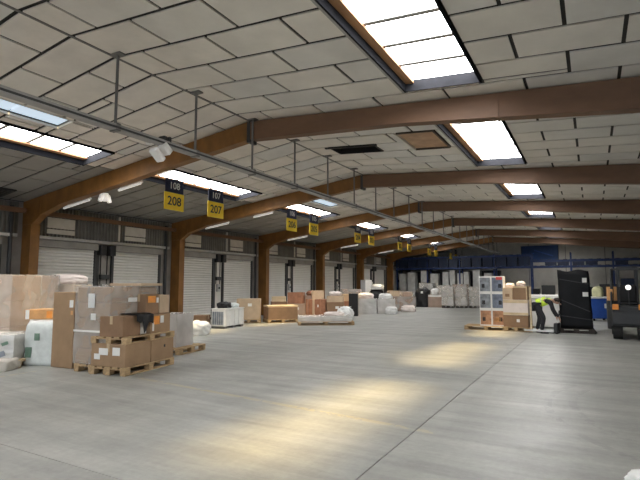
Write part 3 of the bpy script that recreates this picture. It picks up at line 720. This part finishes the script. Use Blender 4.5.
# ================================================================== back row before the racks
sack('black plastic sack low at the left end of the back row', (-11.1, 33.1, 0), 0, (.75, .7, .78), 'black', 81)
sack('tall black wrapped sack in the back row with a white tag', (-10.45, 33.3, 0), 0, (.95, .8, 1.30), 'black', 82, p=4)
tagp = MB().box((0, 0, 0), (.16, .01, .14)).build('white_tag', 'paper', None, (-10.36, 32.875, 1.02)); tag(tagp, 'white paper tag on the tall black sack', 'tag')
carton('open brown carton with white lining in the back row', (-9.55, 33.5, 0), 4, (.95, .8, .86), 'kraft_pink', stickers=(('-y', 0, .78, .9, .14, 'paper'),))
sack('white cone of film on the open brown carton in the back row', (-9.6, 33.5, .86), 0, (.5, .5, .42), 'white_plastic', 84)
for i, (x, y, w, lab) in enumerate(((-8.55, 32.9, .78, 'first'), (-7.72, 33.2, .72, 'second'), (-6.92, 33.6, .72, 'third'), (-6.05, 33.9, .8, 'fourth'))):
    pallet('pallet under the %s tall cream load of the back row' % lab, (x, y, 0), 8, w, .8, 'timber_dark')
    wrapped('tall cream film-wrapped load on a dark pallet, %s of four in the back row' % lab, (x, y, .144), 8, (w - .03, .76, 1.26), 2, 1, 1, 'beige_wrap', 'film', group='tall cream loads in the back row')
for i, (x, y, mt, lab) in enumerate(((-9.4, 35.2, 'beige_wrap', 'cream'), (-8.2, 35.0, 'kraft_pink', 'pinkish'), (-10.7, 35.3, 'grey_wrap', 'grey'))):
    wrapped('%s wrapped load standing between the back row and the racks' % lab, (x, y, 0), 3, (1.0, .9, 1.5 + .08 * i), 2, 1, 1, mt, 'film', group='loads before the racks')

# ================================================================== racks and stock at the far end
rk0 = None
RY = 40.0; RW = 2.7
def rack_bay(x, last):
    r = thing('pallet_rack', 'blue pallet rack bay', 'rack', (x, RY, 0), 0, 'blue pallet rack bays')
    for sx in ([0, RW] if last else [0]):
        for sy in (0, 1.05): MB().span(sx - .05, sx + .05, sy - .04, sy + .04, 0, 3.95).build('upright', 'blue', r)
        for q in range(5): MB().cyl((sx, 0, .3 + q * .75), (sx, 1.05, .65 + q * .75), .02, 5).build('brace', 'blue', r)
    for z in (2.90, 3.80 if x < -4 else 3.35):
        for sy in (0, 1.05): MB().span(.05, RW - .05, sy - .03, sy + .03, z - .07, z + .07).build('beam', 'blue', r)
        for q in range(5): MB().span(.12 + q * .52, .38 + q * .52, -.02, 1.07, z + .07, z + .095).build('deck_slat', 'timber_dark', r)
    return r
names = ['first', 'second', 'third', 'fourth', 'fifth', 'sixth', 'seventh', 'eighth', 'ninth']
for i in range(9):
    x = -14.8 + RW * i
    r = rack_bay(x, i == 8); r['label'] = 'blue steel pallet rack bay at the far end, %s from the dock wall' % names[i]
    for j in range(3):
        if i > 3 and (i + j) % 3 == 1: continue
        hgt = .72 if i <= 3 else .26
        c = thing('stock_crate', 'dark navy crate on the upper rack level, bay %s, place %s from the left' % (names[i], ('first', 'second', 'third')[j]), 'crate', (x + .5 + j * .85, RY + .5, 2.995), 0, 'navy crates on the racks')
        MB().span(-.38, .38, -.45, .45, 0, hgt, bev=.015).build('body', 'blue_dark', c); MB().span(-.40, .40, -.47, .47, hgt - .07, hgt - .01).build('rim', 'navy', c)
bars = [(-14.35, .50), (-13.55, .60), (-12.45, .45), (-11.55, .60), (-10.60, .45), (-10.02, .40), (-9.40, .40), (-8.92, .34), (-8.1, .5), (-7.2, .55)]
for i, (x, w) in enumerate(bars):
    wrapped('tall grey wrapped load under the racks, number %s from the dock wall' % (names + ['tenth'])[i], (x, RY + .45, 0), 0, (w, .7, 2.45 + .12 * (i % 3)), 2, 1, 1, 'grey_wrap', 'film_white', group='tall grey loads under the racks')
stock = [(-5.6, 1.1, 1.0, 'grey_dark'), (-4.1, 1.2, 1.25, 'black'), (-2.9, .9, 1.5, 'grey_dark'), (-1.6, 1.1, 1.55, 'grey_dark'), (-.3, 1.0, 1.4, 'black'), (1.0, 1.1, 1.6, 'grey_dark'), (2.3, 1.0, 2.0, 'blue_dark'), (3.6, 1.1, 1.9, 'grey_dark'), (4.9, 1.0, 1.5, 'black')]
for i, (x, w, h, mt) in enumerate(stock):
    wrapped('dark wrapped load under the right-hand racks, %s from the cream loads' % names[i], (x, RY + .5, 0), 0, (w, .9, h), 2, 1, 1, mt, None, group='dark loads under the racks')
for i, x in enumerate((-13.9, -12.6, -11.2, -9.9, -8.5, -7.2)):
    wrapped('black block added to darken the gaps under the racks, %s from the dock wall' % names[i], (x, 42.2, 0), 0, (1.28, .9, 2.72), 2, 1, 1, 'black', None, group='black blocks darkening the rack gaps')  # row added to give the dark shade between the grey loads
bn = thing('banner', 'bright blue banner panel high on the far gable wall', 'banner', (-3.75, YB - .06, 3.45))
MB().span(-1.42, 1.42, -.02, .02, 0, 1.38).build('sheet', 'blue_banner', bn)
for s_ in (-1, 1): MB().span(s_ * 1.42 - .03, s_ * 1.42 + .03, -.03, .03, 0, 1.38).build('edge', 'blue_dark', bn)
MB().box((.3, -.025, .75), (1.5, .01, .10), Matrix.Rotation(R(20), 4, 'Y')).build('streak', 'blue_bright', bn); MB().box((-.7, -.025, .6), (.7, .01, .08), Matrix.Rotation(R(-30), 4, 'Y')).build('streak', 'blue_bright', bn)

# ================================================================== right group
pallet('wide wooden pallet under the white appliance cartons', (-3.30, 18.0, 0), 3, 1.45, .95)
T0 = (-3.10, 18.02)
pics = [('picture_brown', 'picture_brown'), ('picture_grey', 'picture_blue'), ('picture_grey', 'picture_blue')]
lev = ['bottom', 'middle', 'top']
for k in range(3):
    for j in range(2):
        w = .40; x = T0[0] + (-.205 + .41 * j); h = .575
        st = [('-y', 0, .29, .35, .48, pics[k][j]), ('-y', -.06 if j == 0 else .08, .24, .10, .14, 'black'), ('-x', 0, .32, .5, .34, 'paper')]
        if k == 2 and j == 1: st.append(('-y', .06, .50, .20, .10, 'red'))
        if k == 0 and j == 1: st.append(('-y', -.02, .22, .22, .16, 'orange_pale'))
        carton('white appliance carton with printed picture, %s level %s' % (lev[k], ('left', 'right')[j]), (x, T0[1], .144 + k * h), 3, (w, .72, h), 'white_paint', 'white appliance cartons', 'paper', st)
pallet('wooden pallet under the brown cartons beside the appliance cartons', (-2.28, 18.0, 0), -4, .86, .8)
carton('dark brown carton with a white tag, bottom of the right carton stack', (-2.28, 17.98, .144), -4, (.80, .74, .40), 'kraft_dark', stickers=(('-y', .08, .22, .10, .10, 'paper'),))
carton('pale pinkish carton with beige bands in the middle of the right carton stack', (-2.28, 17.98, .544), -4, (.80, .74, .52), 'foam_pink', stickers=(('-y', 0, .46, .8, .10, 'wood_pale'), ('-y', 0, .05, .8, .08, 'wood_pale')))
carton('brown carton with pale side, top right of the right carton stack', (-2.12, 17.98, 1.064), -4, (.46, .70, .46), 'kraft_dark', stickers=(('-y', .21, .23, .04, .44, 'wood_pale'), ('-y', 0, .43, .46, .05, 'wood_pale')))
carton('tan carton top left of the right carton stack', (-2.53, 17.98, 1.064), -4, (.32, .66, .40), 'kraft_pale', stickers=(('-y', 0, .15, .14, .1, 'kraft_dark'),))
tag(MB().span(-.03, .03, -.03, .03, 0, 1.5).build('corner_post', 'wood_pale', None, (-1.82, 17.56, 0)), 'pale wooden post leaning upright beside the right carton stack', 'post')
for i, (x, lx) in enumerate(((-2.75, .16), (-2.05, .22))):
    sack('small %s film bundle on top of the right carton stack' % ('left', 'right')[i], (-2.50 + .36 * i, 17.98, 1.464 + .06 * i), 0, (.28, .3, .16), 'foam_pink', 91 + i)
# white chest behind the worker
wc = thing('white_chest', 'long white lidded chest behind the bending worker', 'chest', (-1.50, 19.75, 0), -2)
MB().span(-.72, .72, -.40, .40, .06, 1.06, bev=.02).build('body', 'white_paint', wc); MB().span(-.74, .74, -.42, .42, 1.06, 1.20, bev=.02).build('lid', 'white_paint', wc)
MB().span(-.12, .12, -.44, -.42, 1.06, 1.10).build('handle', 'steel_grey', wc)
for sx in (-.6, .6): MB().span(sx - .06, sx + .06, -.35, .35, 0, .06).build('foot', 'steel_dark', wc)

# black wrapped tower
pallet('dark pallet under the tall black wrapped tower', (-.52, 18.32, 0), 4, 1.02, .85, 'timber_dark')
bk = thing('black_tower', 'tall black film-wrapped tower with two white labels, tallest on the right', 'wrapped load', (-.53, 18.32, .144), 4)
m = MB(); bm = m.bm; bmesh.ops.create_cube(bm, size=1.0); bmesh.ops.subdivide_edges(bm, edges=bm.edges[:], cuts=11, use_grid_fill=True)
for v in bm.verts:
    c = v.co; o = noise.noise(Vector((c.x * 4, c.y * 4, c.z * 7 + 3))) * .022; t = c.z + .5
    lx, ly = .94 - .03 * t, .78 - .02 * t; shift = -.05 * t + .02
    v.co = Vector((c.x * lx + (o if abs(c.x) > .49 else 0) + shift, c.y * ly + (o if abs(c.y) > .49 else 0), t * 1.90 + (.03 * math.sin(c.x * 9) if c.z > .49 else 0)))
m.build('wrap', 'black_film', bk, smooth=True)
for z0, z1 in ((.55, .95), (1.45, 1.62), (.3, .42)):
    MB().box((0, -.405, (z0 + z1) / 2), (.92, .008, .025), Matrix.Rotation(math.atan((z1 - z0) / .9), 4, 'Y')).build('strap', 'grey_dark', bk)
MB().box((.29, -.41, 1.58), (.13, .01, .15)).build('label_sheet', 'paper', bk); MB().box((.30, -.41, 1.12), (.16, .01, .14)).build('label_sheet', 'paper', bk)
MB().cyl((.46, -.36, .02), (.56, -.40, -.13), .04, 8).build('foot', 'black', bk)
tag(MB().cyl((0, 0, 0), (0, 0, .03), .16, 14).build('cable_coil', 'grey_dark', None, (-1.17, 17.72, 0)), 'dark cable coil on the floor left of the black tower', 'cable')

# blue bin and clutter beyond
bb = thing('blue_bin', 'bright blue plastic bin with white lid right of the black tower', 'bin', (.20, 24.75, 0), 20)
MB().span(-.42, .42, -.38, .38, .10, .96, bev=.03).build('body', 'blue_bright', bb); MB().span(-.45, .45, -.41, .41, .96, 1.04, bev=.02).build('lid', 'white_paint', bb)
for sx in (-.3, .3):
    for sy in (-.28, .28): MB().cyl((sx - .03, sy, .05), (sx + .03, sy, .05), .05, 10).build('wheel', 'rubber', bb)
MB().span(.10, .22, -.395, -.385, .55, .75).build('label_sheet', 'paper', bb)
tag(soft_mesh((.45, .4, .45), 101, .08).build('sack', 'yellow_green', None, (.2, 24.78, 1.04), smooth=True), 'yellow-green bundle on the blue bin', 'sack')
carton('low grey pallet box behind the forklift left side', (.75, 26.2, 0), 15, (1.0, .8, .55), 'grey_wrap')
carton('tan carton on the low grey pallet box', (.75, 26.2, .55), 15, (.7, .6, .4), 'kraft_pale')
od = thing('orange_drum', 'dark drum with an orange upper half standing behind the forklift', 'drum', (.66, 20.4, 0))
MB().cyl((0, 0, 0), (0, 0, 1.0), .24, 18).build('barrel', 'grey_dark', od); MB().cyl((0, 0, 1.0), (0, 0, 1.5), .22, 18).build('upper_barrel', 'orange_pale', od)
for z in (.34, .68, 1.0): MB().torus((0, 0, z), .24, .015, 'Z', 18, 6).build('hoop', 'steel_dark', od)

# forklift seen from behind
fk = thing('forklift', 'dark compact forklift truck at the right edge, seen from behind', 'forklift', (.90, 16.75, 0), -3)
MB().span(-.46, .46, -.28, .75, .36, .98, bev=.05).build('counterweight', 'grey_dark', fk)
MB().span(-.42, .42, -.33, -.28, .44, .80, bev=.02).build('rear_panel', 'steel_dark', fk)
MB().span(-.46, .46, .7, 1.75, .36, .58, bev=.03).build('chassis', 'grey_dark', fk)
for sx in (-1, 1):
    MB().cyl((sx * .42, .0, .23), (sx * .18, .0, .23), .23, 20).build('wheel', 'rubber', fk)
    MB().cyl((sx * .48, 1.45, .25), (sx * .28, 1.45, .25), .25, 20).build('wheel', 'rubber', fk)
    MB().cyl((sx * .42, -.12, .95), (sx * .40, .25, 2.05), .03, 8).build('guard_post', 'steel_dark', fk)
    MB().cyl((sx * .42, 1.45, .55), (sx * .40, 1.15, 2.05), .03, 8).build('guard_post', 'steel_dark', fk)
    MB().span(sx * .25 - .05, sx * .25 + .05, 1.80, 1.90, .05, 2.15).build('mast_rail', 'steel_dark', fk)
    MB().span(sx * .25 - .05, sx * .25 + .05, 1.92, 3.0, .05, .09).build('fork', 'steel_dark', fk)
for i in range(6): MB().span(-.40, .40, .25 + i * .17, .28 + i * .17, 2.03, 2.07).build('guard_bar', 'steel_dark', fk)
for z in (.3, 1.2, 2.1): MB().span(-.25, .25, 1.81, 1.87, z, z + .07).build('mast_cross', 'steel_dark', fk)
st = MB().span(-.24, .24, .25, .70, .98, 1.10, bev=.03).build('seat', 'black', fk); MB().box((0, .22, 1.32), (.44, .12, .5), Matrix.Rotation(R(10), 4, 'X'), bev=.04).build('backrest', 'black', fk)
MB().torus((0, 1.05, 1.18), .16, .015, 'Y').build('steering_wheel', 'black', fk)
MB().span(-.40, -.24, -.35, -.27, .86, 1.02, bev=.01).build('side_light', 'orange', fk); MB().span(.24, .40, -.35, -.27, .86, 1.02, bev=.01).build('side_light', 'orange', fk)
MB().sphere((.02, -.10, 1.50), (.14, .10, .14), 12).build('work_lamp', 'lamp_beam', fk); MB().cyl((.02, -.06, .98), (.02, -.06, 1.46), .02, 6).build('lamp_stalk', 'steel_dark', fk)
MB().box((-.44, .02, 1.28), (.14, .05, .34), bev=.015).build('orange_panel', 'orange_pale', fk)

# crumpled white sack at the lower right corner
sack('crumpled white plastic sack on the floor at the lower right corner', (.42, 4.62, 0), 30, (.50, .42, .16), 'white_plastic', 111, amt=.14, p=2.6)

# ================================================================== the worker bending over
def skin_obj(name, pts, edges, rad, mt, parent, sub=2, root=0):
    me = bpy.data.meshes.new(name); me.from_pydata(pts, edges, []); o = link(name, me, parent); me.materials.append(MATS[mt])
    md = o.modifiers.new('skin', 'SKIN'); md.use_smooth_shade = True
    lay = me.skin_vertices[0] if me.skin_vertices else None
    if lay is None:
        bm = bmesh.new(); bm.from_mesh(me); bm.verts.layers.skin.verify(); bm.to_mesh(me); bm.free(); lay = me.skin_vertices[0]
    for i, r_ in enumerate(rad): lay.data[i].radius = (r_, r_) if isinstance(r_, float) else r_
    for i in range(len(pts)): lay.data[i].use_root = (i == root)
    s = o.modifiers.new('sub', 'SUBSURF'); s.levels = sub; s.render_levels = sub
    return o
pw = thing('person', 'worker in a yellow hi-vis vest and black trousers bending forward beside the black tower', 'person', (-1.62, 17.55, 0), 0)
# facing +X, bent at the hips, hands reaching to knee height
P = dict(hip=(0, 0, .88), hl=(.0, .10, .86), hr=(.0, -.10, .86), kl=(.06, .13, .48), kr=(.20, -.13, .50), al=(-.04, .14, .09), ar=(.12, -.14, .09), tl=(.14, .15, .04), tr=(.30, -.15, .04),
         sp=(.14, 0, 1.02), ch=(.32, 0, 1.07), nk=(.47, 0, 1.06), hd=(.55, 0, 1.05), ht=(.68, 0, .99),
         sl=(.40, .19, 1.04), sr=(.40, -.19, 1.04), el=(.44, .22, .75), er=(.50, -.22, .76), wl=(.56, .16, .52), wr=(.64, -.15, .54), gl=(.59, .15, .45), gr=(.67, -.14, .47))
order = ['hip', 'hl', 'hr', 'kl', 'kr', 'al', 'ar', 'tl', 'tr', 'sp', 'ch', 'nk', 'hd', 'ht', 'sl', 'sr', 'el', 'er', 'wl', 'wr', 'gl', 'gr']
ed = [('hip', 'hl'), ('hip', 'hr'), ('hl', 'kl'), ('hr', 'kr'), ('kl', 'al'), ('kr', 'ar'), ('al', 'tl'), ('ar', 'tr'), ('hip', 'sp'), ('sp', 'ch'), ('ch', 'nk'), ('nk', 'hd'), ('hd', 'ht'), ('ch', 'sl'), ('ch', 'sr'), ('sl', 'el'), ('sr', 'er'), ('el', 'wl'), ('er', 'wr'), ('wl', 'gl'), ('wr', 'gr')]
rr = dict(hip=.13, hl=.095, hr=.095, kl=.06, kr=.06, al=.04, ar=.04, tl=.032, tr=.032, sp=.125, ch=.14, nk=.058, hd=.092, ht=.082, sl=.07, sr=.07, el=.045, er=.045, wl=.03, wr=.03, gl=.034, gr=.034)
pts = [P[k] for k in order]; edges = [(order.index(a), order.index(b)) for a, b in ed]; rad = [rr[k] for k in order]
fing = []
for s_, w in (('l', 'gl'), ('r', 'gr')):
    bx_, by_, bz_ = P[w]; sg = 1 if s_ == 'l' else -1
    for q in range(4):
        y = by_ + (q - 1.5) * .019; ln = (.07, .078, .074, .06)[q]
        b0 = len(pts); pts += [(bx_ + .012, y, bz_ - .03), (bx_ + .012 - .004, y, bz_ - .03 - ln * .55), (bx_ - .012, y, bz_ - .03 - ln)]; rad += [.0095, .009, .008]
        edges += [(order.index(w), b0), (b0, b0 + 1), (b0 + 1, b0 + 2)]
    b0 = len(pts); pts += [(bx_ - .02, by_ - sg * .035, bz_ + .0), (bx_ - .015, by_ - sg * .05, bz_ - .045)]; rad += [.011, .009]; edges += [(order.index(w), b0), (b0, b0 + 1)]
body = skin_obj('body', pts, edges, rad, 'skin', pw)
def sub(keys, grow, ed_extra=None):
    ks = keys; e = [(ks.index(a), ks.index(b)) for a, b in ed if a in ks and b in ks]; return [P[k] for k in ks], e, [rr[k] + grow for k in ks]
skin_obj('trousers', *sub(['hip', 'hl', 'hr', 'kl', 'kr', 'al', 'ar'], .018), 'trousers', pw)
a_, b_, c_ = sub(['sp', 'ch', 'sl', 'sr', 'el', 'er', 'wl', 'wr'], .012); skin_obj('jacket', a_, b_, c_, 'trousers', pw)
vest_pts = [(.04, 0, .97), P['sp'], P['ch'], (.43, .0, 1.065), (.40, .16, 1.045), (.40, -.16, 1.045)]
vest = skin_obj('vest', vest_pts, [(0, 1), (1, 2), (2, 3), (2, 4), (2, 5)], [.155, .15, .166, .11, .095, .095], 'hivis', pw, root=1)
for x, z in ((.13, 1.02), (.27, 1.06)): MB().torus((x, 0, z), .155, .016, 'X', 20, 6).build('reflective_band', 'reflective', vest)
sh = soft_mesh((.28, .11, .11), 5, .02, 2.6, 6).mesh('shoe', 'black', True)
link('shoe', sh, pw, (.05, .145, 0)); link('shoe', sh, pw, (.21, -.145, 0))
MB().sphere((.60, 0, 1.075), (.23, .20, .17), 14).build('hair', 'hair', pw, smooth=True)
for s_ in (-1, 1): MB().sphere((.60, .095 * s_, 1.01), (.05, .025, .06), 8).build('ear', 'skin', pw, smooth=True)
fc = MB().sphere((.70, 0, .945), (.05, .035, .05), 8).build('nose', 'skin', pw, smooth=True)
for s_ in (-1, 1): MB().sphere((.715, .035 * s_, .985), (.02, .026, .018), 8).build('eye', 'black', pw)
MB().box((.665, 0, .905), (.02, .05, .012)).build('mouth', 'red_brown', pw)
# pallet truck handled by the worker
tk = thing('pallet_truck', 'pale hand pallet truck in front of the bending worker', 'pallet truck', (-1.10, 17.45, 0), 170)
MB().span(.0, .9, -.27, -.11, .06, .11, bev=.01).build('fork', 'reflective', tk); MB().span(.0, .9, .11, .27, .06, .11, bev=.01).build('fork', 'reflective', tk)
MB().span(-.12, .0, -.2, .2, .05, .35, bev=.02).build('pump_body', 'grey_dark', tk)
MB().cyl((-.06, 0, .3), (-.14, 0, .62), .02, 8).build('handle', 'reflective', tk); MB().torus((-.145, 0, .67), .07, .014, 'X').build('grip', 'black', tk)
for sy in (-.06, .06): MB().cyl((-.06, sy - .03, .08), (-.06, sy + .03, .08), .08, 14).build('wheel', 'rubber', tk)
print('ceiling boards as parts:', npan)
